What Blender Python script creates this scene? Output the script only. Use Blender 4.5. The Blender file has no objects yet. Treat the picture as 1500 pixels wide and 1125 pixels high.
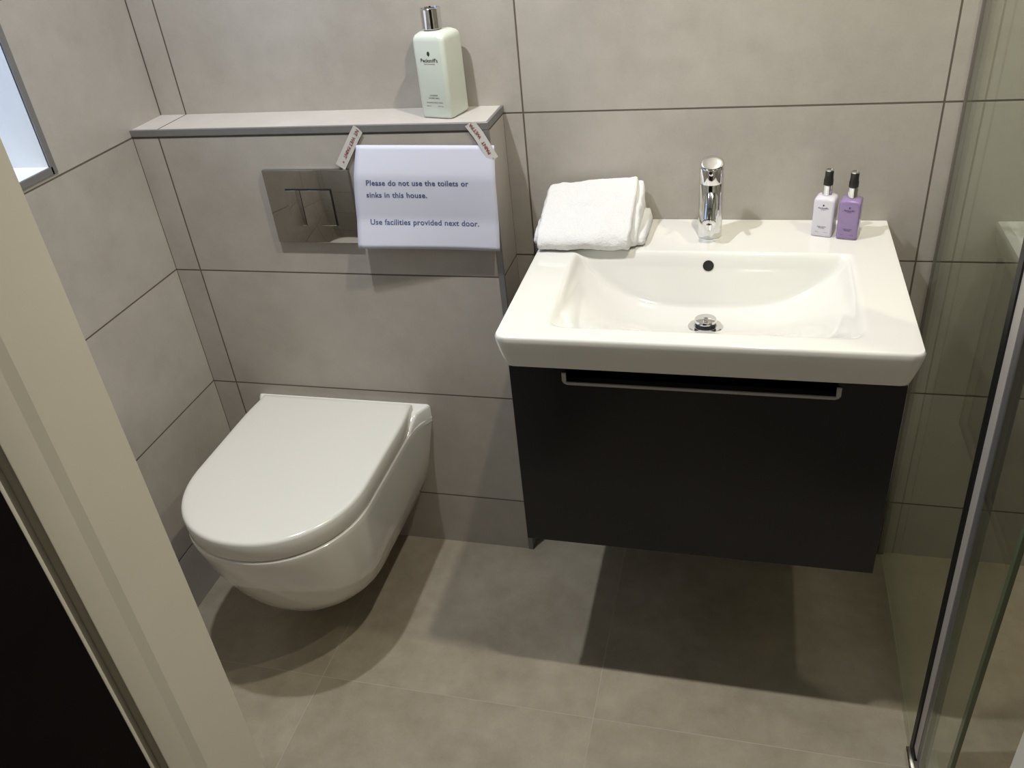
import bpy, bmesh, math, random
from math import sin, cos, pi, radians, sqrt, copysign
from mathutils import Vector, Matrix, noise

C = bpy.context.scene.collection
SC = bpy.context.scene

# ------------------------------------------------------------------ camera
cam_d = bpy.data.cameras.new('camera')
cam = bpy.data.objects.new('camera', cam_d)
C.objects.link(cam)
cam_d.sensor_width = 36.0
cam_d.lens = 1242.2 / 1500 * 36.0
cam_d.clip_start = 0.02
RX = Vector((0.96642751, 0.23985863, -0.09211791))
UP = Vector((-0.05529592, 0.54427743, 0.8370809))
FW = Vector((-0.25091878, 0.80388427, -0.53926788))
m = Matrix((RX, UP, -FW)).transposed().to_4x4()
m.translation = Vector((1.23210503, -1.50424818, 1.50463918))
cam.matrix_world = m
SC.camera = cam

# ------------------------------------------------------------------ world and exposure
W = bpy.data.worlds.new('daylight'); SC.world = W
W.use_nodes = True
bg = W.node_tree.nodes['Background']
bg.inputs[0].default_value = (0.40, 0.60, 1.0, 1)
bg.inputs[1].default_value = 1.3
SC.view_settings.view_transform = 'Standard'
SC.view_settings.look = 'None'
SC.view_settings.gamma = 1.0
SC.view_settings.exposure = 0.0
SC.view_settings.use_curve_mapping = False

# x, y, watts and colour of each downlight (a cool one above the toilet, warm ones elsewhere)
LIGHTS = [(0.52, -0.48, 57.0, (0.93, 0.96, 1.0)), (1.30, -0.48, 45.0, (1.0, 0.93, 0.80)), (1.90, -0.48, 30.0, (1.0, 0.94, 0.76))]
LIGHT_COL = (1.0, 0.955, 0.875)
CEIL = 2.26


def lamp(name, loc, energy, color, radius, spot=None, blend=0.5, rot=(0, 0, 0)):
    d = bpy.data.lights.new(name, 'SPOT' if spot else 'POINT')
    d.energy = energy; d.color = color; d.shadow_soft_size = radius
    if spot:
        d.spot_size = radians(spot); d.spot_blend = blend
    o = bpy.data.objects.new(name, d); C.objects.link(o)
    o.location = loc; o.rotation_euler = rot
    return o


for lx, ly, le, lc in LIGHTS:
    lamp('downlight_lamp', (lx, ly, CEIL - 0.03), le, lc, 0.022, 124, 0.6)
lamp('hall_fill', (1.7, -2.1, 2.2), 0.8, (1.0, 0.92, 0.8), 0.08)  # added dim fill light in the unseen hall, not a fitting there

# ------------------------------------------------------------------ main dimensions
Z1, T, A0, TW = 0.1552, 0.30, 0.0629, 0.7477   # tile joints: first height, tile height, first x, tile width
D = 0.112            # back wall plane
WD = 0.770           # right end of the boxed-in cistern
ZS = 1.0703          # top of its shelf
XC = 1.177           # basin axis


# ------------------------------------------------------------------ node helpers
class NT:
    def __init__(s, name):
        s.m = bpy.data.materials.new(name); s.m.use_nodes = True
        s.t = s.m.node_tree; s.n = s.t.nodes; s.l = s.t.links
        s.b = s.n['Principled BSDF']; s.out = s.n['Material Output']

    def node(s, typ, **kw):
        n = s.n.new(typ)
        for k, v in kw.items(): setattr(n, k, v)
        return n

    def put(s, sock, v):
        if isinstance(v, bpy.types.NodeSocket): s.l.new(v, sock)
        else: sock.default_value = v

    def math(s, op, a, b=None, c=None):
        n = s.node('ShaderNodeMath', operation=op)
        s.put(n.inputs[0], a)
        if b is not None: s.put(n.inputs[1], b)
        if c is not None: s.put(n.inputs[2], c)
        return n.outputs[0]

    def noise(s, scale, detail=4, rough=0.55, vec=None):
        n = s.node('ShaderNodeTexNoise')
        n.inputs['Scale'].default_value = scale; n.inputs['Detail'].default_value = detail
        n.inputs['Roughness'].default_value = rough
        if vec: s.l.new(vec, n.inputs['Vector'])
        return n.outputs[0]

    def ramp(s, v, stops):
        n = s.node('ShaderNodeValToRGB')
        e = n.color_ramp.elements
        while len(e) < len(stops): e.new(0.5)
        for el, (p, c) in zip(e, stops): el.position = p; el.color = (*c, 1)
        s.l.new(v, n.inputs[0]); return n.outputs[0]

    def mix(s, f, a, b):
        n = s.node('ShaderNodeMix', data_type='RGBA')
        s.put(n.inputs[0], f)
        s.put(n.inputs[6], a if isinstance(a, bpy.types.NodeSocket) else (*a, 1))
        s.put(n.inputs[7], b if isinstance(b, bpy.types.NodeSocket) else (*b, 1))
        return n.outputs[2]

    def bump(s, h, strength, dist=0.002):
        n = s.node('ShaderNodeBump'); n.inputs['Strength'].default_value = strength
        n.inputs['Distance'].default_value = dist
        s.l.new(h, n.inputs['Height']); s.l.new(n.outputs[0], s.b.inputs['Normal'])


def simple(name, col, rough=0.5, metal=0.0, coat=0.0, var=0.0, scale=30, bump=0.0, sss=0.0, spec=0.5, tr=0.0):
    k = NT(name)
    k.b.inputs['Roughness'].default_value = rough
    k.b.inputs['Metallic'].default_value = metal
    k.b.inputs['Coat Weight'].default_value = coat
    k.b.inputs['Coat Roughness'].default_value = 0.03
    k.b.inputs['Specular IOR Level'].default_value = spec
    k.b.inputs['Transmission Weight'].default_value = tr
    geo = k.node('ShaderNodeNewGeometry').outputs['Position']
    nz = k.noise(scale, 4, 0.55, geo)
    lo = tuple(max(0, c * (1 - var)) for c in col); hi = tuple(min(1, c * (1 + var)) for c in col)
    k.l.new(k.ramp(nz, [(0.3, lo), (0.7, hi)]), k.b.inputs['Base Color'])
    if bump: k.bump(nz, bump)
    if sss:
        k.b.inputs['Subsurface Weight'].default_value = sss
        k.b.inputs['Subsurface Radius'].default_value = (0.01, 0.01, 0.01)
    return k.m


def tile_mat(name, lo, hi, joints, grout, rough=0.38, width=0.0040, blotch=3.2):
    """porcelain tile: joints = [(axis, offset, pitch), ...] in metres"""
    k = NT(name)
    geo = k.node('ShaderNodeNewGeometry').outputs['Position']
    sep = k.node('ShaderNodeSeparateXYZ'); k.l.new(geo, sep.inputs[0])
    mask = None
    rnd = None
    for ax, off, pitch in joints:
        u = k.math('DIVIDE', k.math('SUBTRACT', sep.outputs[ax], off), pitch)
        r = k.math('ROUND', u)
        dist = k.math('MULTIPLY', k.math('ABSOLUTE', k.math('SUBTRACT', u, r)), pitch)
        mk = k.math('SUBTRACT', 1.0, k.math('MINIMUM', k.math('DIVIDE', dist, width * 0.5), 1.0))
        mk = k.math('MINIMUM', k.math('MULTIPLY', mk, 3.0), 1.0)
        mask = mk if mask is None else k.math('MAXIMUM', mask, mk)
        fl = k.math('MULTIPLY', k.math('FLOOR', u), 7.31 + 3.7 * ax)
        rnd = fl if rnd is None else k.math('ADD', rnd, fl)
    comb = k.node('ShaderNodeCombineXYZ')
    k.l.new(rnd, comb.inputs[0]); k.l.new(k.math('MULTIPLY', rnd, 0.37), comb.inputs[1])
    add = k.node('ShaderNodeVectorMath', operation='ADD')
    k.l.new(geo, add.inputs[0]); k.l.new(comb.outputs[0], add.inputs[1])
    v = add.outputs[0]
    n1 = k.noise(blotch, 6, 0.62, v); n2 = k.noise(22, 5, 0.6, v); n3 = k.noise(260, 2, 0.5, geo)
    f = k.math('ADD', k.math('ADD', k.math('MULTIPLY', n1, 0.62), k.math('MULTIPLY', n2, 0.26)), k.math('MULTIPLY', n3, 0.12))
    body = k.ramp(f, [(0.36, lo), (0.64, hi)])
    k.l.new(k.mix(mask, body, grout), k.b.inputs['Base Color'])
    k.l.new(k.math('ADD', k.math('MULTIPLY', mask, 0.5), k.math('ADD', k.math('MULTIPLY', n2, 0.12), rough - 0.06)), k.b.inputs['Roughness'])
    h = k.math('SUBTRACT', k.math('MULTIPLY', n3, 0.04), mask)
    k.bump(h, 0.5, 0.0015)
    return k.m


def glass_mat(name, tint, haze=0.0):
    k = NT(name)
    k.n.remove(k.b)
    tr = k.node('ShaderNodeBsdfTransparent'); tr.inputs[0].default_value = (*tint, 1)
    gl = k.node('ShaderNodeBsdfGlossy'); gl.inputs['Roughness'].default_value = 0.0
    gl.inputs['Color'].default_value = (0.95, 1, 0.97, 1)
    fr = k.node('ShaderNodeFresnel'); fr.inputs[0].default_value = 1.5
    nz = k.noise(3.0)
    geo = k.node('ShaderNodeNewGeometry')
    mx = k.node('ShaderNodeMixShader')
    # the same reflectance on both faces of the pane
    k.l.new(fr.outputs[0], mx.inputs[0])
    k.l.new(tr.outputs[0], mx.inputs[1]); k.l.new(gl.outputs[0], mx.inputs[2])
    k.l.new(mx.outputs[0], k.out.inputs[0])
    # Fresnel node flips its ratio on back faces: keep the outside ratio there
    ior = k.math('SUBTRACT', 1.5, k.math('MULTIPLY', geo.outputs['Backfacing'], 0.0))
    inv = k.math('DIVIDE', 1.0, 1.5)
    n = k.node('ShaderNodeMix', data_type='FLOAT')
    k.l.new(geo.outputs['Backfacing'], n.inputs[0]); k.l.new(ior, n.inputs[2]); k.l.new(inv, n.inputs[3])
    k.l.new(n.outputs[0], fr.inputs[0])
    return k.m


def emit_mat(name, col, s):
    k = NT(name); k.n.remove(k.b)
    e = k.node('ShaderNodeEmission'); e.inputs[0].default_value = (*col, 1); e.inputs[1].default_value = s
    k.l.new(e.outputs[0], k.out.inputs[0]); return k.m


GROUT = (0.105, 0.086, 0.068)
WLO, WHI = (0.345, 0.316, 0.280), (0.437, 0.405, 0.364)
M = {}
M['tile_x'] = tile_mat('taupe_wall_tile', WLO, WHI, [(2, Z1, T), (0, A0, TW), (0, 0.0, 40.0)], GROUT)
M['tile_y'] = tile_mat('taupe_side_tile', WLO, WHI, [(2, Z1, T), (1, 0.112, TW)], GROUT)
M['tile_end'] = tile_mat('taupe_end_tile', WLO, WHI, [(2, Z1, T), (1, D, 40.0)], GROUT)
M['tile_top'] = tile_mat('lit_shelf_tile', (0.47, 0.44, 0.41), (0.56, 0.53, 0.50), [(0, A0, TW)], GROUT, rough=0.42)  # tile colour lifted: the strong light from above is put into it
M['floor'] = tile_mat('taupe_floor_tile', (0.265, 0.228, 0.168), (0.40, 0.352, 0.275), [(0, 0.398, 0.60), (1, -0.455, 0.60)], (0.43, 0.39, 0.31), rough=0.42, width=0.002, blotch=4.2)
M['ceramic'] = simple('white_glazed_ceramic', (0.77, 0.76, 0.72), 0.10, coat=0.6, var=0.008, scale=4)
M['lid'] = simple('white_duroplast', (0.72, 0.705, 0.665), 0.16, coat=0.3, var=0.008, scale=4)
M['chrome'] = simple('polished_chrome', (0.80, 0.80, 0.80), 0.05, metal=1.0, var=0.01)
M['plate'] = simple('mirror_chrome_plate', (0.38, 0.37, 0.35), 0.05, metal=1.0, var=0.01)
M['dark'] = simple('black_recess', (0.008, 0.008, 0.008), 0.6, var=0.1)
M['alu'] = simple('satin_aluminium', (0.19, 0.185, 0.18), 0.4, metal=0.2, var=0.03, scale=60)
M['handle'] = simple('satin_handle_metal', (0.42, 0.42, 0.43), 0.4, metal=0.4, var=0.03)
M['anthracite'] = simple('anthracite_lacquer', (0.0150, 0.0148, 0.0178), 0.2, spec=0.3, coat=0.08, var=0.05, scale=6)
M['paint'] = simple('cream_gloss_paint', (0.66, 0.63, 0.54), 0.32, var=0.015, scale=12)
M['plaster'] = simple('white_plaster', (0.60, 0.585, 0.555), 0.8, var=0.02, scale=14, bump=0.05)
M['reveal'] = simple('white_upvc', (0.80, 0.82, 0.84), 0.3, var=0.01)
M['blackdoor'] = simple('dark_stained_wood', (0.006, 0.0045, 0.005), 0.7, var=0.2, scale=16, spec=0.06)
M['hallwall'] = simple('hall_plaster', (0.20, 0.19, 0.17), 0.85, var=0.03, scale=14)
M['glass'] = glass_mat('greenish_clear_glass', (0.915, 0.935, 0.895))
M['window_glass'] = glass_mat('window_glass', (0.97, 0.98, 0.98))
M['glassedge'] = simple('green_glass_edge', (0.10, 0.13, 0.07), 0.2, var=0.05)
M['seal'] = simple('black_rubber_seal', (0.006, 0.006, 0.005), 0.5, var=0.1)
M['channel'] = simple('taupe_wall_channel', (0.17, 0.15, 0.13), 0.4, metal=0.2, var=0.03)
M['profile'] = simple('frosted_profile', (0.46, 0.42, 0.38), 0.45, metal=0.05, var=0.03)
M['profile_dark'] = simple('grey_profile', (0.20, 0.19, 0.19), 0.35, metal=0.4, var=0.03)
M['paper'] = simple('white_paper', (0.61, 0.625, 0.725), 0.9, var=0.01, scale=8, spec=0.15)
M['ink'] = simple('blue_grey_ink', (0.085, 0.115, 0.235), 0.8, var=0.05)
M['tape'] = simple('white_masking_tape', (0.56, 0.54, 0.51), 0.6, var=0.03, scale=40)
M['red'] = simple('dark_red_print', (0.23, 0.035, 0.03), 0.7, var=0.1)
M['towel'] = simple('white_terry_cotton', (0.80, 0.80, 0.795), 0.95, var=0.05, scale=520, bump=1.0, spec=0.1)
M['mint'] = simple('mint_translucent_plastic', (0.60, 0.645, 0.575), 0.28, var=0.03, scale=10, sss=0.3)
M['lilac_white'] = simple('pale_lilac_plastic', (0.66, 0.63, 0.70), 0.25, var=0.01, scale=10, sss=0.2)
M['purple'] = simple('purple_liquid_plastic', (0.28, 0.20, 0.38), 0.18, coat=0.3, var=0.06, scale=24, sss=0.15)
M['black_plastic'] = simple('black_pump_plastic', (0.018, 0.018, 0.016), 0.3, var=0.1)
M['print_dark'] = simple('dark_green_print', (0.02, 0.03, 0.03), 0.7, var=0.1)
M['print_purple'] = simple('dark_violet_print', (0.05, 0.03, 0.09), 0.7, var=0.1)
M['lens'] = emit_mat('lit_downlight_lens', LIGHT_COL, 6.0)


# ------------------------------------------------------------------ object helpers
def link_mesh(name, me, mat, parent=None, smooth=None):
    o = bpy.data.objects.new(name, me); C.objects.link(o)
    for mm in (mat if isinstance(mat, (list, tuple)) else [mat]): me.materials.append(mm)
    if parent: o.parent = parent
    if smooth is not None:
        for p in me.polygons: p.use_smooth = True
        if smooth < 180:
            try: me.set_sharp_from_angle(angle=radians(smooth))
            except Exception: pass
    return o


def obj(name, bm, mat, parent=None, smooth=35):
    bmesh.ops.recalc_face_normals(bm, faces=bm.faces[:])
    me = bpy.data.meshes.new(name); bm.to_mesh(me); bm.free()
    return link_mesh(name, me, mat, parent, smooth)


def tag(o, label, cat, group=None):
    o['label'] = label; o['category'] = cat
    if group: o['group'] = group
    return o


def thing(name, label, cat, loc=(0, 0, 0), rz=0, group=None):
    o = bpy.data.objects.new(name, None); C.objects.link(o)
    o.empty_display_size = 0.05
    o.location = loc; o.rotation_euler = (0, 0, rz)
    return tag(o, label, cat, group)


def struct(o, label=None):
    o['kind'] = 'structure'
    if label: o['label'] = label
    return o


def box(bm, x0, x1, y0, y1, z0, z1, bev=0.0, seg=2, mi=0):
    ret = bmesh.ops.create_cube(bm, size=1.0)
    vs = ret['verts']
    for v in vs:
        v.co = Vector((x0 + (v.co.x + .5) * (x1 - x0), y0 + (v.co.y + .5) * (y1 - y0), z0 + (v.co.z + .5) * (z1 - z0)))
    fs = set(f for v in vs for f in v.link_faces)
    for f in fs: f.material_index = mi
    if bev:
        es = list(set(e for v in vs for e in v.link_edges))
        bmesh.ops.bevel(bm, geom=es, offset=bev, segments=seg, affect='EDGES', profile=0.5)


def loft(bm, rings, cap0=True, cap1=True, closed=True):
    R = [[bm.verts.new(p) for p in r] for r in rings]
    n = len(R[0])
    for a, b in zip(R, R[1:]):
        for i in range(n if closed else n - 1):
            j = (i + 1) % n
            bm.faces.new((a[i], a[j], b[j], b[i]))
    if cap0: bm.faces.new(R[0])
    if cap1: bm.faces.new(R[-1][::-1])
    return R


def lathe(bm, prof, cx=0, cy=0, n=40, axis=None, origin=None):
    """prof = [(radius, height)]; optional axis/origin for a tilted one"""
    ax = (axis or Vector((0, 0, 1))).normalized()
    og = origin or Vector((cx, cy, 0))
    t = Vector((1, 0, 0)) if abs(ax.x) < 0.9 else Vector((0, 1, 0))
    u = (t - ax * t.dot(ax)).normalized(); v = ax.cross(u)
    rings = []
    for r, h in prof:
        rings.append([og + ax * h + (u * cos(2 * pi * i / n) + v * sin(2 * pi * i / n)) * max(r, 1e-5) for i in range(n)])
    loft(bm, rings)


def rsq(w, d, r, n=7):
    """rounded rectangle ring in the local plane"""
    pts = []
    for sx, sy, a0 in ((1, 1, 0), (-1, 1, 90), (-1, -1, 180), (1, -1, 270)):
        for i in range(n):
            a = radians(a0 + 90 * i / (n - 1))
            pts.append((sx * (w / 2 - r) + r * cos(a), sy * (d / 2 - r) + r * sin(a)))
    return pts


def text_verts(s, size, bold=0.0, align='LEFT', spacing=1.0):
    cu = bpy.data.curves.new('tmp_text', 'FONT')
    cu.body = s; cu.size = size; cu.offset = bold; cu.align_x = align; cu.space_character = spacing
    cu.resolution_u = 3
    o = bpy.data.objects.new('tmp_text', cu); C.objects.link(o)
    dg = bpy.context.evaluated_depsgraph_get(); dg.update()
    me = bpy.data.meshes.new_from_object(o.evaluated_get(dg))
    bpy.data.objects.remove(o); bpy.data.curves.remove(cu)
    return me


def text_obj(name, s, size, place, mat, parent=None, bold=0.0, align='LEFT', spacing=1.0):
    """place(u, v) -> Vector maps text coordinates onto a surface"""
    me = text_verts(s, size, bold, align, spacing)
    for v in me.vertices: v.co = place(v.co.x, v.co.y)
    me.name = name
    return link_mesh(name, me, mat, parent)


# ================================================================== the room
bm = bmesh.new(); box(bm, -0.3, 2.6, -3.0, 0.3, -0.1, 0.0)
struct(obj('floor', bm, M['floor'], smooth=None))
bm = bmesh.new(); box(bm, -0.3, 2.6, -3.0, 0.3, CEIL, CEIL + 0.1)
struct(obj('ceiling', bm, M['plaster'], smooth=None))
bm = bmesh.new(); box(bm, -0.3, 2.6, D, 0.3, 0, CEIL)
struct(obj('wall_back', bm, M['tile_x'], smooth=None))
bm = bmesh.new(); box(bm, 2.46, 2.6, -1.165, D, 0, CEIL)
struct(obj('wall_right', bm, M['tile_y'], smooth=None))
WY0, WY1, WZ0, WZ1 = -0.86, -0.236, 1.072, 2.05      # window opening
bm = bmesh.new()
box(bm, -0.28, 0, -1.165, D, 0, WZ0); box(bm, -0.28, 0, -1.165, D, WZ1, CEIL)
box(bm, -0.28, 0, WY1, D, WZ0, WZ1); box(bm, -0.28, 0, -1.165, WY0, WZ0, WZ1)
struct(obj('wall_left', bm, M['tile_y'], smooth=None))

# boxed-in cistern: tiled front, end and shelf (one built-in body)
bm = bmesh.new(); box(bm, 0.0, WD, 0.0, D, 0, ZS)
bmesh.ops.recalc_face_normals(bm, faces=bm.faces[:])
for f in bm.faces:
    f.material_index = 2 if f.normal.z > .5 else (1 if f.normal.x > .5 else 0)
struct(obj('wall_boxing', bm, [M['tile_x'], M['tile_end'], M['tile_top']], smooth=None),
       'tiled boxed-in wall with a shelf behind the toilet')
# metal tile trims
bm = bmesh.new(); box(bm, 0.0, WD + .002, -0.0025, 0.004, ZS - 0.0125, ZS + 0.0008, 0.0006, 1)
box(bm, WD - 0.004, WD + 0.002, 0.0042, D, ZS - 0.0125, ZS + 0.0008, 0.0006, 1)
struct(obj('trim_1', bm, M['alu']), 'grey metal edging strip along the shelf')
bm = bmesh.new(); box(bm, WD - 0.010, WD + 0.002, -0.002, 0.004, 0, ZS - 0.013, 0.0005, 1)
struct(obj('trim_2', bm, M['alu']), 'upright grey metal edging strip at the end of the boxed wall')

# front wall with the doorway
JL, JR = 0.747, 1.4585
bm = bmesh.new()
box(bm, 0.0, JL - .03, -1.165, -1.04, 0, CEIL); box(bm, JR + .03, 2.46, -1.165, -1.04, 0, CEIL)
box(bm, JL - .03, JR + .03, -1.165, -1.04, 2.03, CEIL)
struct(obj('wall_front', bm, M['tile_x'], smooth=None))
door = struct(thing('door_1', 'cream painted door frame with a near-black door leaf', 'door', (JL, -1.1, 0)))
del door['category']
loc = Vector(door.location)


def dbox(name, mat, *boxes, bev=0.0015):
    b = bmesh.new()
    for q in boxes:
        box(b, q[0] - loc.x, q[1] - loc.x, q[2] - loc.y, q[3] - loc.y, q[4], q[5], bev, 2)
    return obj(name, b, mat, door)


dbox('door_lining', M['paint'], (JL - .03, JL, -1.142, -1.04, 0, 2.03), (JR, JR + .03, -1.165, -1.04, 0, 2.03), (JL, JR, -1.142, -1.04, 2.0, 2.03))
bm = bmesh.new()
loft(bm, [[Vector((x - loc.x, y - loc.y, z)) for x, y in ((JL - .01, -1.117), (JL - .0002, -1.117), (JL + .0022, -1.106), (JL + .0022, -1.04), (JL - .01, -1.04))] for z in (0, 2.0)])
obj('door_stop', bm, M['paint'], door, None)
dbox('architrave', M['paint'], (JL - .03, JL - .010, -1.150, -1.142, 0, 2.0), (JL - .03, JL - .006, -1.1535, -1.150, 0, 2.0), bev=.0006)
dbox('door_leaf', M['blackdoor'], (JL - .048, JL - .006, -1.93, -1.1537, 0.006, 1.99), bev=.0005)
# hallway behind the camera
bm = bmesh.new()
box(bm, -0.3, -0.2, -3.0, -1.165, 0, CEIL)
struct(obj('wall_hall_left', bm, M['hallwall'], smooth=None))
bm = bmesh.new()
box(bm, 2.46, 2.6, -3.0, -1.165, 0, CEIL)
struct(obj('wall_hall_right', bm, M['hallwall'], smooth=None))
bm = bmesh.new()
box(bm, -0.2, 2.46, -3.0, -2.9, 0, CEIL)
struct(obj('wall_hall_rear', bm, M['hallwall'], smooth=None))

# window in the left wall
win = struct(thing('window_1', 'deep-set window with pale blue daylit reveal in the left wall', 'window', (0, WY0, WZ0)))
del win['category']
wl = Vector(win.location)


def wbox(name, mat, *boxes, bev=0.001):
    b = bmesh.new()
    for q in boxes:
        box(b, q[0] - wl.x, q[1] - wl.x, q[2] - wl.y, q[3] - wl.y, q[4] - wl.z, q[5] - wl.z, bev, 1)
    return obj(name, b, mat, win)


wbox('reveal_lining', M['reveal'], (-.2, -.001, WY1 - .004, WY1, WZ0, WZ1), (-.2, -.001, WY0, WY0 + .004, WZ0, WZ1), (-.2, -.001, WY0, WY1, WZ1 - .004, WZ1), bev=0)
wbox('sill_board', M['reveal'], (-.2, -.001, WY0, WY1, WZ0, WZ0 + .004), bev=0)
wbox('edge_strip', M['alu'], (-.003, .002, WY1 - .004, WY1 + .009, WZ0 - .009, WZ1 + .009), (-.003, .002, WY0 - .009, WY0 + .004, WZ0 - .009, WZ1 + .009),
     (-.003, .002, WY0, WY1, WZ0 - .009, WZ0 + .004), (-.003, .002, WY0, WY1, WZ1 - .004, WZ1 + .009), bev=0)
wbox('window_frame', M['reveal'], (-.25, -.2, WY0, WY0 + .05, WZ0, WZ1), (-.25, -.2, WY1 - .05, WY1, WZ0, WZ1),
     (-.25, -.2, WY0, WY1, WZ0, WZ0 + .05), (-.25, -.2, WY0, WY1, WZ1 - .05, WZ1))
wbox('pane', M['window_glass'], (-.232, -.226, WY0 + .045, WY1 - .045, WZ0 + .045, WZ1 - .045), bev=0)

# ================================================================== ceiling downlights
for (lx, ly, le, lc), lab in zip(LIGHTS, ('recessed ceiling downlight above the toilet', 'recessed ceiling downlight above the washbasin',
                                      'recessed ceiling downlight inside the shower')):
    t = thing('ceiling_downlight', lab, 'ceiling light', (lx, ly, CEIL), 0, 'ceiling downlights')
    b = bmesh.new(); lathe(b, [(.030, 0), (.045, 0), (.045, -.004), (.040, -.007), (.030, -.004), (.030, 0)], n=40)
    obj('bezel', b, M['chrome'], t)
    b = bmesh.new(); lathe(b, [(.029, -.0005), (.029, -.003)], n=32)
    obj('lamp_lens', b, M['lens'], t)


# ================================================================== toilet
def dring(hw, L, z, cx=0.338, y0=0.0, ns=14, nf=44, ex=2.12, flare=0.0, rear_in=0.0, split=0.40):
    """D-shaped outline: straight sides from the wall, round front"""
    ys = -(L * (1 - split))
    pts = []
    for i in range(ns):
        f = i / ns
        y = y0 + (ys - y0) * f
        d = (y0 - y)
        pts.append((hw + flare * math.exp(-(d / .032) ** 1.5) - rear_in * math.exp(-(d / .05) ** 2), y))
    b = L + ys
    for i in range(nf + 1):
        a = pi * i / nf
        c, s_ = cos(a), sin(a)
        pts.append((hw * copysign(abs(c) ** (2 / ex), c), ys - b * abs(s_) ** (2 / ex)))
    right = pts[:ns]
    for x, y in reversed(right): pts.append((-x, y))
    return [Vector((cx + x, y, z)) for x, y in pts]


toilet = thing('wall_hung_toilet', 'white wall-hung toilet with closed lid below the flush plate', 'toilet', (0, 0, 0))
bm = bmesh.new()
prof = [(.095, .085, .285), (.096, .100, .312), (.103, .116, .338), (.115, .130, .364), (.13, .141, .386), (.16, .158, .420),
        (.20, .174, .446), (.25, .186, .470), (.30, .1915, .490), (.35, .1945, .506), (.375, .1955, .5130), (.3895, .1958, .5155), (.3928, .1952, .5150), (.3942, .1935, .5132), (.3947, .188, .508)]
loft(bm, [dring(h, L, z, flare=.026 * min(1, max(0, (z - .13) / .26)) ** 2) for z, h, L in prof])
# raised rear deck of the pan against the wall
def deck(z, g=0.0, yl=-.095):
    pts = []
    n = 9
    for i in range(n):
        y = -0.0 + yl * i / (n - 1)
        pts.append((.195 - g + .026 * math.exp(-(-y / .032) ** 1.5), y))
    return [Vector((.338 + x, y, z)) for x, y in pts] + [Vector((.338 - x, y, z)) for x, y in reversed(pts)]
def slope(r, k):      # the deck falls away towards the seat
    for v in r:
        v.z -= k * max(0.0, -v.y - .035) * .62
    return r
loft(bm, [deck(.38), slope(deck(.4185), 1), slope(deck(.4225, .0015), 1), slope(deck(.4252, .005), 1), slope(deck(.4257, .01), 1)])
obj('toilet_pan', bm, M['ceramic'], toilet, 40)
bm = bmesh.new()
def lidring(hw, L, z, g=0):
    return dring(hw - g, L - g, z, y0=-.026 - g, rear_in=.006)
loft(bm, [lidring(.1915, .5115, .3975, .003), lidring(.1928, .5130, .3985), lidring(.1940, .5142, .4005), lidring(.1950, .5150, .420), lidring(.1952, .5152, .4375),
          lidring(.1952, .5152, .4412, .0014), lidring(.1952, .5152, .4437, .0040), lidring(.1952, .5152, .4449, .0080), lidring(.1952, .5152, .4454, .0150), lidring(.1952, .5152, .4456, .05)])
obj('toilet_lid', bm, M['lid'], toilet, 40)

# ================================================================== flush plate
fp = thing('flush_plate', 'chrome dual flush plate on the tiled wall above the toilet', 'flush plate', (0.381, 0, 0.909))
bm = bmesh.new(); box(bm, -.095, .095, -.0105, -.0002, -.078, .078, .0012, 2)
obj('plate', bm, M['plate'], fp)
bm = bmesh.new(); box(bm, -.0515, .0515, -.0112, -.0103, -.0395, .0395)
obj('button_recess', bm, M['dark'], fp, None)
bm = bmesh.new(); box(bm, -.0505, -.0178, -.0150, -.0108, -.0385, .0375, .0012, 2)
obj('flush_button', bm, M['plate'], fp)
bm = bmesh.new(); box(bm, -.0170, .0495, -.0150, -.0108, -.0385, .0375, .0012, 2)
obj('flush_button', bm, M['plate'], fp)

# ================================================================== paper notice and tapes
# the sheet hangs over the right side of the flush plate; s across, t down
PTL, PTR = Vector((.502, 0, 1.034)), Vector((.780, 0, 1.029))
PBL, PBR = Vector((.480, 0, .832)), Vector((.775, 0, .823))


def paper_pt(s, t, off=0.0):
    a = PTL.lerp(PTR, s); b = PBL.lerp(PBR, s)
    p = a.lerp(b, t)
    # left edge leans out around the plate, the foot of the sheet curls off the wall
    p.x += -.008 * (1 - s) * sin(pi * min(1, max(0, t))) * 0.6
    depth = .0035 + .014 * min(1, t / .28) * (1 - .25 * s) + .013 * max(0, t - .72) / .28 * (1 - .4 * s)
    depth += .0022 * sin(5.2 * s + 1.0) * t
    depth += .006 * (1 - s) ** 4 * t
    p.y = -(depth + off)
    return p


notice = thing('paper_notice', 'white paper notice with blue printed text taped to the wall', 'notice', (.64, 0, .93))
nloc = Vector(notice.location)
bm = bmesh.new(); NU, NV = 28, 24
g = [[bm.verts.new(paper_pt(i / NU, j / NV) - nloc) for i in range(NU + 1)] for j in range(NV + 1)]
for j in range(NV):
    for i in range(NU): bm.faces.new((g[j][i], g[j + 1][i], g[j + 1][i + 1], g[j][i + 1]))
sheet = obj('sheet', bm, M['paper'], notice, 180)
sol = sheet.modifiers.new('thickness', 'SOLIDIFY'); sol.thickness = .0003; sol.offset = -1


def on_paper(s0, t0, w):
    def f(u, v):
        return paper_pt(s0 + u / .285, t0 - v / .2035, .0007) - nloc
    return f


for body, s0, t0 in (('Please do not use the toilets or', .085, .370), ('sinks in this house.', .085, .490), ('Use facilities provided next door.', .095, .765)):
    text_obj('printed_line', body, .0152, on_paper(s0, t0, 1), M['ink'], sheet, bold=.00032, spacing=1.055)


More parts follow.
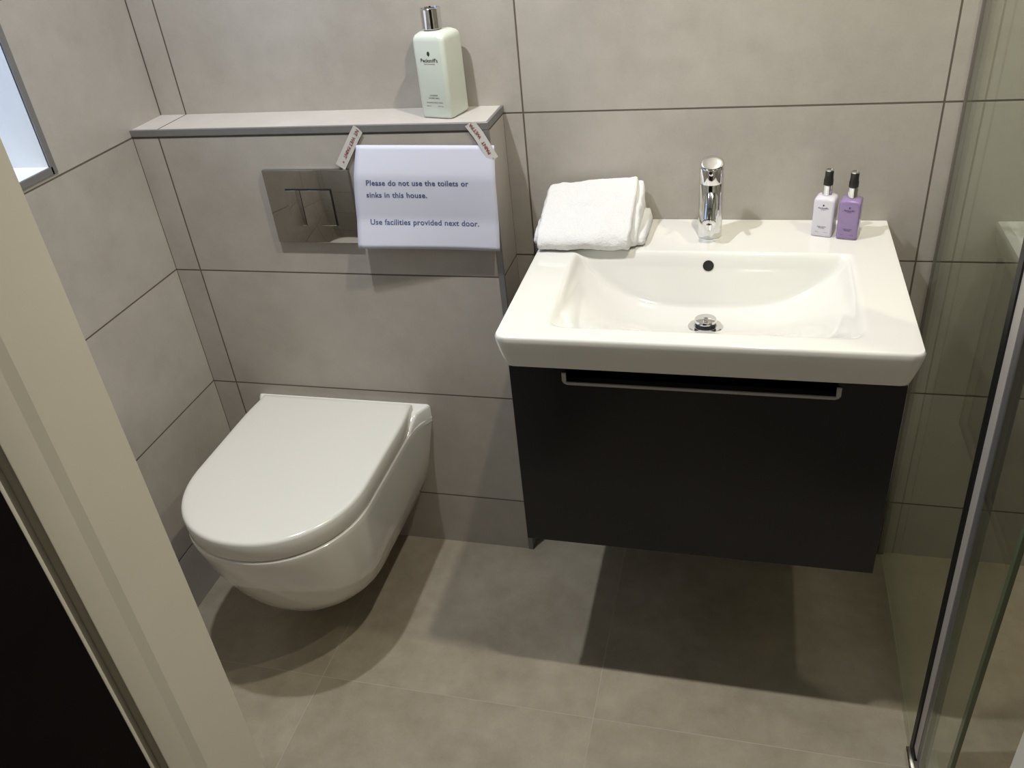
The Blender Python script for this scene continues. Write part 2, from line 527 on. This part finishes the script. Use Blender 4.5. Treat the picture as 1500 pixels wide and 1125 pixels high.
def tape(label, pts, width, words, flip, shade=M['tape']):
    """pts: centre line from the top end down; words: (text, distance along)"""
    t = thing('masking_tape', label, 'tape', pts[0], 0, 'printed tape strips holding the notice')
    o = Vector(pts[0]); P = [Vector(p) for p in pts]
    L = [0]
    for a, b_ in zip(P, P[1:]): L.append(L[-1] + (b_ - a).length)

    def at(d):
        for i in range(len(P) - 1):
            if d <= L[i + 1] or i == len(P) - 2:
                return P[i].lerp(P[i + 1], (d - L[i]) / (L[i + 1] - L[i]))
    tot = L[-1]
    dirv = (P[-1] - P[0]); dirv.y = 0; dirv.normalize()
    side = Vector((-dirv.z, 0, dirv.x))       # left of the downward direction is +x here
    b = bmesh.new(); n = 24
    rows = []
    for i in range(n + 1):
        c = at(tot * i / n)
        rag = .0018 * (sin(i * 9.1)) if i in (0, n) else 0
        rows.append([b.verts.new(c + side * (k * width) + (dirv * (rag + (.003 if (i == 0 and k > 0) else 0)))) for k in (-.5, 0, .5)])
    for r0, r1 in zip(rows, rows[1:]):
        for k in range(2): b.faces.new((r0[k], r1[k], r1[k + 1], r0[k + 1]))
    for v in b.verts: v.co -= o
    st = obj('strip', b, shade, t, None)
    sm = st.modifiers.new('thickness', 'SOLIDIFY'); sm.thickness = .0002
    for w, d in words:
        def f(u, v, d=d):
            if flip:        # reads from the foot of the strip upwards
                c = at(d - u); q = c - side * (v - .003)
            else:
                c = at(d + u); q = c + side * (v - .003)
            q = q - o; q.y -= .0009; return q
        text_obj('printed_word', w, .0094, f, M['red'], st, bold=.00012)
    return t


tape('strip of white tape printed with red words at left corner of the notice',
     [(.5135, -.0038, 1.066), (.505, -.0038, 1.055), (.502, -.0035, 1.051), (.4595, -.0055, .990)], .0215,
     [('NT', .003), ('WET', .0205), ('PAINT', .043), ('*', .076)], False)
tape('strip of white tape printed with red words at right corner of the notice',
     [(.737, -.0040, 1.071), (.748, -.0042, 1.0555), (.752, -.0045, 1.050), (.7785, -.0085, 1.002)], .0215,
     [('PA', .0125), ('WET', .0335), ('PAINT', .0665), ('-', .078)], True)

# ================================================================== vanity unit
FY = -.357
cab = thing('vanity_unit', 'anthracite wall-hung vanity cabinet with one drawer under the basin', 'cabinet', (XC, D, .385))
cl = Vector(cab.location)


def cbox(name, mat, *boxes, parent=None, bev=0.001):
    b = bmesh.new()
    for q in boxes: box(b, q[0] - cl.x, q[1] - cl.x, q[2] - cl.y, q[3] - cl.y, q[4] - cl.z, q[5] - cl.z, bev, 2)
    return obj(name, b, mat, parent or cab)


CX0, CX1, CZ0, CZ1 = .872, 1.484, .385, .770
cbox('carcass', M['anthracite'], (CX0 + .001, CX0 + .017, FY + .019, D - .0005, CZ0 + .002, CZ1 - .004), (CX1 - .017, CX1 - .001, FY + .019, D - .0005, CZ0 + .002, CZ1 - .004),
     (CX0 + .001, CX1 - .001, FY + .019, D - .0005, CZ0 + .002, CZ0 + .018), (CX0 + .001, CX1 - .001, D - .016, D - .0005, CZ0 + .002, CZ1 - .1),
     (CX0 + .001, CX1 - .001, FY + .045, FY + .055, CZ0 + .002, CZ1 - .05))
HX0, HX1 = .9625, 1.3915
bm = bmesh.new()
out = [(CX0, CZ0), (CX1, CZ0), (CX1, CZ1), (HX1 - .004, CZ1), (HX1 - .004, .744), (HX0 + .004, .744), (HX0 + .004, CZ1), (CX0, CZ1)]
loft(bm, [[Vector((x - cl.x, y - cl.y, z - cl.z)) for x, z in out] for y in (FY, FY + .018)])
front = obj('drawer_front', bm, M['anthracite'], cab, None)
# recessed grip: a bent flat-metal rail with upturned ends
bm = bmesh.new()
hs = .0045
path = [(HX0 + hs / 2, CZ1 - .006), (HX0 + hs / 2, .7495), (HX0 + hs / 2 + .0013, .7462), (HX0 + hs / 2 + .005, .7445), (HX1 - hs / 2 - .005, .7445), (HX1 - hs / 2 - .0013, .7462), (HX1 - hs / 2, .7495), (HX1 - hs / 2, CZ1 - .006)]
nrm = []
for i, p in enumerate(path):
    a = Vector(path[max(0, i - 1)]); c_ = Vector(path[min(len(path) - 1, i + 1)])
    d = (c_ - a).normalized(); nrm.append(Vector((-d.y, d.x)))
rings = []
for (x, z), n in zip(path, nrm):
    wdt = .0070 if abs(n.x) > .9 else .0046
    a = Vector((x, z)) - n * wdt * .5; c_ = Vector((x, z)) + n * wdt * .5
    rings.append([Vector((a.x - cl.x, FY - .004 - cl.y, a.y - cl.z)), Vector((c_.x - cl.x, FY - .004 - cl.y, c_.y - cl.z)),
                  Vector((c_.x - cl.x, FY - .001 - cl.y, c_.y - cl.z)), Vector((a.x - cl.x, FY - .001 - cl.y, a.y - cl.z))])
loft(bm, rings)
hd = obj('grip_rail', bm, M['handle'], front, 30)
hd['label'] = 'satin grey metal grip'

# ================================================================== washbasin
BT, BB = .838, .779
HW, BF = .3215, -.3775
RC = .017
basin = thing('washbasin', 'white rectangular ceramic washbasin on the dark vanity unit', 'washbasin', (XC, D, BT))
bl = Vector(basin.location)


def half_w(y):
    d = (BF + RC) - y
    if d <= 0: return HW
    return HW - (RC - sqrt(max(0, RC * RC - d * d)))


BHW, BY0, BY1 = .243, -.337, -.046


def sstep(a, b, x):
    t = min(1, max(0, (x - a) / (b - a))); return t * t * (3 - 2 * t)


def bowl(x, y):
    u = abs(x) / BHW
    if u >= 1 or y <= BY0 or y >= BY1: return 0.0
    fx = 1 - u ** 3.0
    v = (y - BY0) / (BY1 - BY0)
    t = min(1, v / .68)
    fy = .55 * sin(t * pi / 2) + .45 * t * t * (3 - 2 * t)
    rr = .024                        # a small rounded lip runs all round the bowl
    qx, qy = abs(x) - (BHW - rr), abs(y - (BY0 + BY1) / 2) - ((BY1 - BY0) / 2 - rr)
    ed = rr - (sqrt(max(qx, 0) ** 2 + max(qy, 0) ** 2) + min(max(qx, qy), 0))
    lip = .0085 * sstep(0, .014, ed)
    depth = .0895 * fx * fy + lip
    back = (BY1 - y) * 3.9           # steep rear wall
    k = .010
    h = min(1, max(0, .5 + .5 * (back - depth) / k))
    val = back * (1 - h) + depth * h - k * h * (1 - h)
    return max(0.0, val)


def bowl_s(x, y):                    # small blur rounds the creases
    tot = 0.0
    for i in (-2, -1, 0, 1, 2):
        for j in (-2, -1, 0, 1, 2):
            tot += bowl(x + i * .0028, y + j * .0028)
    return tot / 25


RE = .0045
NX, NY = 170, 170
bm = bmesh.new()
ys = []
for j in range(NY + 1):
    t = j / NY
    ys.append(BF + (D - .0005 - BF) * (t ** 1.12 if t < 1 else 1))
ys[0] = BF
xs_n = [math.copysign(1 - (1 - abs(s)) ** 1.08, s) if abs(s) < 1 else s for s in [(-1 + 2 * i / NX) for i in range(NX + 1)]]
grid = []
for y in ys:
    hw = half_w(y) if y > BF else HW - RC
    row = []
    for s in xs_n:
        x = s * hw
        ex = hw - abs(x); ey = y - BF
        if y < BF + RC and abs(x) > HW - RC:
            e = RC - sqrt((abs(x) - (HW - RC)) ** 2 + (BF + RC - y) ** 2)
        else: e = min(HW - abs(x), ey)
        e = max(0, e)
        dz = RE - sqrt(max(0, RE * RE - (RE - e) ** 2)) if e < RE else 0
        row.append(bm.verts.new(Vector((x, y - bl.y, -dz - bowl_s(x, y)))))
    grid.append(row)
for j in range(NY):
    for i in range(NX): bm.faces.new((grid[j][i], grid[j][i + 1], grid[j + 1][i + 1], grid[j + 1][i]))
loop = [grid[j][0] for j in range(NY, 0, -1)] + grid[0][:] + [grid[j][NX] for j in range(1, NY + 1)]
prev = loop
cen = Vector((0, .0 - bl.y - .1, 0))
for k, (zf, inn) in enumerate([(-.012, .0004), (-.030, .0045), (-.045, .0090), (-.054, .0118), (-.0568, .0130), (BB - BT + .002, .0150), (BB - BT + .002, .06)]):
    cur = []
    for v in loop:
        x, y = v.co.x, v.co.y
        nx = x * (1 - inn / HW)
        yy = y + bl.y
        ny = yy + .35 * (inn if yy < BF + RC else inn * max(0, 1 - (yy - BF - RC) / .3)) - bl.y
        if yy > D - .01: ny = y
        cur.append(bm.verts.new(Vector((nx, ny, zf))))
    for i in range(len(loop) - 1): bm.faces.new((prev[i], cur[i], cur[i + 1], prev[i + 1]))
    prev = cur
obj('basin_body', bm, M['ceramic'], basin, 42)
# overflow hole in the rear wall
bm = bmesh.new()
oy = BY1 - .019 / 3.9 - .001
ax = Vector((0, -1, .26)).normalized()
oc = Vector((0.001, oy - bl.y, -.0225))
lathe(bm, [(.0001, -.004), (.0098, -.004), (.0098, .0012)], n=32, axis=ax, origin=oc)
obj('overflow_hole', bm, M['dark'], basin)
# waste: chrome flange with a raised plug
dz = -bowl_s(0, -.147)
drain = Vector((.003, -.147 - bl.y, dz))
bm = bmesh.new()
lathe(bm, [(.0295, -.006), (.0305, .0022), (.028, .0036), (.020, .0026), (.019, -.004)], n=48, origin=drain)
fl = obj('waste_flange', bm, M['chrome'], basin)
bm = bmesh.new(); lathe(bm, [(.0175, -.002), (.0175, .0105), (.016, .0115)], n=40, origin=drain)
obj('plug_gasket', bm, M['dark'], fl)
bm = bmesh.new(); lathe(bm, [(.0165, .0115), (.0195, .0120), (.0200, .0140), (.0185, .0168), (.010, .0185), (.0005, .0188)], n=48, origin=drain)
obj('waste_plug', bm, M['chrome'], fl)

# ================================================================== tap
tp = thing('mixer_tap', 'chrome cylindrical mixer tap on the rear ledge of the basin', 'tap', (1.175, .036, BT))
R = .0222
bm = bmesh.new(); lathe(bm, [(R - .001, .0), (R, .0012), (R, .104), (R - .0008, .1055)], n=48)
obj('tap_body', bm, M['chrome'], tp, 30)
# lever cap: cylinder cut by a slanting top
bm = bmesh.new(); rings = []
for k, (r, h0, tilt) in enumerate([(R - .0012, .1060, .10), (R, .1072, .10), (R, .136, .28), (R - .0005, .1390, .31), (R - .002, .1408, .34), (R - .005, .1417, .36), (R - .013, .1420, .38), (.0005, .1421, .38)]):
    rings.append([Vector((r * cos(2 * pi * i / 48), r * sin(2 * pi * i / 48), h0 + tilt * r * sin(2 * pi * i / 48))) for i in range(48)])
loft(bm, rings)
lev = obj('lever_cap', bm, M['chrome'], tp, 40)
bm = bmesh.new(); pa = Vector((0, -1, -.05)).normalized()
lathe(bm, [(.0040, -.004), (.0042, .004), (.0040, .030), (.0030, .032)], n=24, axis=Vector((0, -1, .42)), origin=Vector((0, -R + .002, .126)))
obj('lever_pin', bm, M['chrome'], lev, 40)
# seam ring
bm = bmesh.new(); lathe(bm, [(R - .0015, .1050), (R - .0015, .1066)], n=48)
obj('seam_ring', bm, M['dark'], tp)
# spout: short tube reaching forward and slightly down
sa = Vector((0, -.70, -.714)).normalized(); so = Vector((0, -.004, .0915))
bm = bmesh.new(); lathe(bm, [(.0060, -.004), (.0110, -.002), (.0132, .003), (.0136, .012), (.0136, .062), (.0130, .0632), (.0118, .0630), (.0112, .060), (.0001, .059)], n=40, axis=sa, origin=so)
sp = obj('spout', bm, M['chrome'], tp, 35)
bm = bmesh.new(); lathe(bm, [(.0108, .058), (.0108, .0655), (.0098, .0662), (.0085, .0640), (.0001, .0635)], n=32, axis=sa, origin=so)
obj('aerator', bm, M['chrome'], sp, 35)


# ================================================================== folded towel
def cat(pts, n=6):
    out = []; N = len(pts)
    for i in range(N):
        p0, p1, p2, p3 = (Vector(pts[(i + k) % N]) for k in (-1, 0, 1, 2))
        for j in range(n):
            t = j / n
            out.append(.5 * ((2 * p1) + (p2 - p0) * t + (2 * p0 - 5 * p1 + 4 * p2 - p3) * t * t + (3 * p1 - p0 - 3 * p2 + p3) * t ** 3))
    return out


def towel_lobe(bm, prof, x0, x1, hl, hr, yoff=0.0, rnd=.006, seed=0):
    n = 56
    base = cat(prof, 9)
    cy = sum(p.x for p in base) / len(base); cz = sum(p.y for p in base) / len(base)
    rings = []
    for i in range(n + 1):
        f = i / n
        e = min(f, 1 - f) * (x1 - x0)
        sc = 1.0 if e > rnd else 1 - (1 - sqrt(max(0, 1 - (1 - e / rnd) ** 2))) * .16
        hs_ = hl + (hr - hl) * f
        ring = []
        for p in base:
            y = cy + (p.x - cy) * sc; z = cz + (p.y - cz) * sc
            z = BT + .001 + (z - BT) * hs_
            q = Vector((x0 + (x1 - x0) * f, y + yoff, z))
            w = noise.noise(q * 26 + Vector((seed, 0, 0))) * .0045 + noise.noise(q * 75 + Vector((0, seed, 0))) * .0022 + noise.noise(q * 330) * .0010
            nv = Vector((0, y - cy, z - cz)).normalized()
            q += nv * w; q.x += noise.noise(Vector((p.x * 40, p.y * 40, seed + f))) * .003 * (1 if i in (0, n) else .3)
            q.z = max(q.z, BT + .0006); q.y = min(q.y, D - .001)
            ring.append(q)
        rings.append(ring)
    loft(bm, rings)


bm = bmesh.new()
main = [(-.040, .8395), (-.056, .848), (-.058, .862), (-.046, .876), (-.015, .890), (.025, .907), (.060, .922), (.084, .931), (.097, .930), (.103, .912), (.104, .88), (.102, .8395), (.03, .8385)]
towel_lobe(bm, main, .857, 1.036, .82, 1.03, seed=1)
second = [(-.022, .8395), (-.036, .845), (-.036, .858), (-.018, .872), (.02, .892), (.060, .911), (.085, .921), (.099, .918), (.106, .88), (.104, .8395), (.03, .8385)]
towel_lobe(bm, second, .853, 1.047, .80, 1.02, seed=4)
low = [(-.016, .8393), (-.026, .844), (-.026, .851), (-.014, .859), (.04, .866), (.085, .8675), (.104, .862), (.106, .8393), (.04, .8387)]
towel_lobe(bm, low, .845, 1.060, 1.0, 1.0, seed=9)
tw = obj('hand_towel', bm, M['towel'], None, 180)
tag(tw, 'folded white terry hand towel lying on the basin beside the wall', 'towel')


# ================================================================== bottles
def sq_bottle(name, label, cat_, loc, rz, w, h, sh, body_mat, group=None):
    t = thing(name, label, cat_, loc, rz, group)
    b = bmesh.new(); rings = []
    r = w * .13
    for z, k, rr in [(0, .94, r), (.0012, .98, r), (.004, 1, r), (h - sh * 1.0, 1, r), (h - sh * .6, .985, r * 1.2), (h - sh * .3, .93, r * 1.6), (h - sh * .08, .80, r * 2), (h, .60, r * 2)]:
        rings.append([Vector((x, y, z)) for x, y in rsq(w * k, w * k, min(rr, w * k * .49))])
    loft(b, rings)
    return t, obj('bottle_body', b, body_mat, t, 40)


def face_text(w, zc, off=.0004):
    return lambda u, v: Vector((u, -w / 2 - off, zc + v))


def cameo(name, w, z, s, mat, parent):
    """small oval head mark"""
    b = bmesh.new()
    pts = []
    for i in range(22):
        a = 2 * pi * i / 22
        x = .72 * cos(a) * (1 - .28 * max(0, -sin(a)) ** 1.5); zz = sin(a)
        pts.append(Vector((x * s, -w / 2 - .0004, z + zz * s)))
    b.faces.new([b.verts.new(p) for p in pts])
    return obj(name, b, mat, parent, None)


# large shampoo bottle on the shelf
w = .068
t, body = sq_bottle('toiletry_bottle', 'tall pale green bottle with chrome cap on the tiled shelf', 'bottle', (.670, .066, ZS + .001), radians(-14), w, .152, .015, M['mint'])
bm = bmesh.new(); lathe(bm, [(.0125, .150), (.0125, .157)], n=36, cx=-.006); obj('bottle_neck', bm, M['mint'], t)
bm = bmesh.new(); lathe(bm, [(.0180, .1545), (.0187, .1552), (.0187, .1885), (.0180, .1895), (.0171, .1895), (.0167, .1875)], n=44, cx=-.006); obj('bottle_cap', bm, M['chrome'], t, 30)
cameo('printed_emblem', w, .1165, .0042, M['print_dark'], body)
for s, size, z, bold in (("Pecksniff's", .0092, .1020, .0001), ('FINE FRAGRANCE', .0030, .0975, 0), ('LAVENDER', .0036, .041, 0), ('& SWEET BASIL', .0036, .036, 0), ('LUXURIOUS BODY WASH', .0031, .028, 0)):
    text_obj('printed_line', s, size, face_text(w, z), M['print_dark'], body, bold, 'CENTER')
for s, x in (('500 ml', -.014), ('16.9 fl oz', .012)):
    text_obj('printed_line', s, .0034, (lambda x: (lambda u, v: Vector((u + x, -w / 2 - .0004, .0215 + v))))(x), M['print_dark'], body, 0, 'CENTER')


def pump_bottle(label, loc, rz, mat, ink):
    w = .0365
    t, body = sq_bottle('pump_bottle', label, 'bottle', loc, rz, w, .0735, .009, mat, 'small square pump bottles on the basin')
    b = bmesh.new(); lathe(b, [(.0078, .0725), (.0086, .0735), (.0086, .0925), (.0080, .0932)], n=36)
    obj('collar', b, M['chrome'], t, 30)
    b = bmesh.new(); lathe(b, [(.0078, .0930), (.0084, .0936), (.0082, .1030), (.0074, .1050), (.0072, .1120), (.0074, .1190)], n=32)
    pm = obj('pump_head', b, M['black_plastic'], t, 35)
    b = bmesh.new(); lathe(b, [(.0066, .1185), (.0076, .1190), (.0076, .1205), (.0055, .1210), (.0050, .1200)], n=32)
    obj('pump_rim', b, M['chrome'], pm, 30)
    cameo('printed_emblem', w, .060, .0019, ink, body)
    for s, size, z in (("Pecksniff's", .0044, .0535), ('ENGLAND', .0016, .0510), ('HAND LOTION', .0022, .0190), ('RELAXING', .0022, .0165)):
        text_obj('printed_line', s, size, face_text(w, z), ink, body, .00004, 'CENTER')
    for s, x in (('100 ml', -.008), ('3.4 fl oz', .0075)):
        text_obj('printed_line', s, .0022, (lambda x: (lambda u, v: Vector((u + x, -w / 2 - .0004, .0085 + v))))(x), ink, body, 0, 'CENTER')
    return t


pump_bottle('small white pump bottle to the left of the purple one', (1.3790, .0495, BT + .0008), radians(-17), M['lilac_white'], M['print_purple'])
pump_bottle('small purple pump bottle to the right of the white one', (1.4205, .0375, BT + .0008), radians(-12), M['purple'], M['print_purple'])

# ================================================================== shower screen
GX = 1.594
scr = thing('shower_screen', 'clear glass shower screen with black edge seal beside the vanity', 'shower screen', (GX, D, 0))
sl = Vector(scr.location)
GT = 2.0


def front_y(z): return -.432 + .0717 * z


def slab(name, mat, x0, x1, yb, yt, zb, zt, y0b, y0t, parent=scr):
    """upright slab whose two upright edges may lean: yb/yt near edge, y0b/y0t far edge"""
    b = bmesh.new()
    rings = [[Vector((x - sl.x, y - sl.y, z)) for x, y in ((x0, ya), (x1, ya), (x1, yc), (x0, yc))] for z, ya, yc in ((zb, yb, y0b), (zt, yt, y0t))]
    loft(b, rings)
    return obj(name, b, mat, parent, None)


slab('fixed_pane', M['glass'], GX - .004, GX + .004, front_y(.012) + .007, front_y(GT) + .010, .0015, GT, D - .006, D - .008)
slab('edge_seal', M['seal'], GX - .005, GX + .006, front_y(.012) - .010, front_y(GT) - .012, .012, GT, front_y(.012) + .007, front_y(GT) + .010)
slab('hinge_profile', M['profile'], GX - .002, GX + .010, front_y(.04) - .034, front_y(GT) - .050, .04, GT, front_y(.04) - .010, front_y(GT) - .012)
slab('profile_lip', M['profile_dark'], GX - .001, GX + .012, front_y(.04) - .056, front_y(GT) - .075, .04, GT, front_y(.04) - .034, front_y(GT) - .050)
slab('door_pane', M['glass'], GX - .003, GX + .003, -.600, -.600, .012, GT, front_y(.012) - .056, front_y(GT) - .075)
slab('pane_edge', M['glassedge'], GX - .0032, GX + .0032, -.611, -.611, .012, GT, -.600, -.600)
slab('wall_profile', M['channel'], GX - .006, GX + .006, D - .009, D - .009, .0005, GT + .01, D - .0005, D - .0005)
bm = bmesh.new(); box(bm, -.012, .040, front_y(0) - .050 - sl.y, front_y(0) + .008 - sl.y, .0006, .020, .002, 2)
obj('pivot_block', bm, M['chrome'], scr)
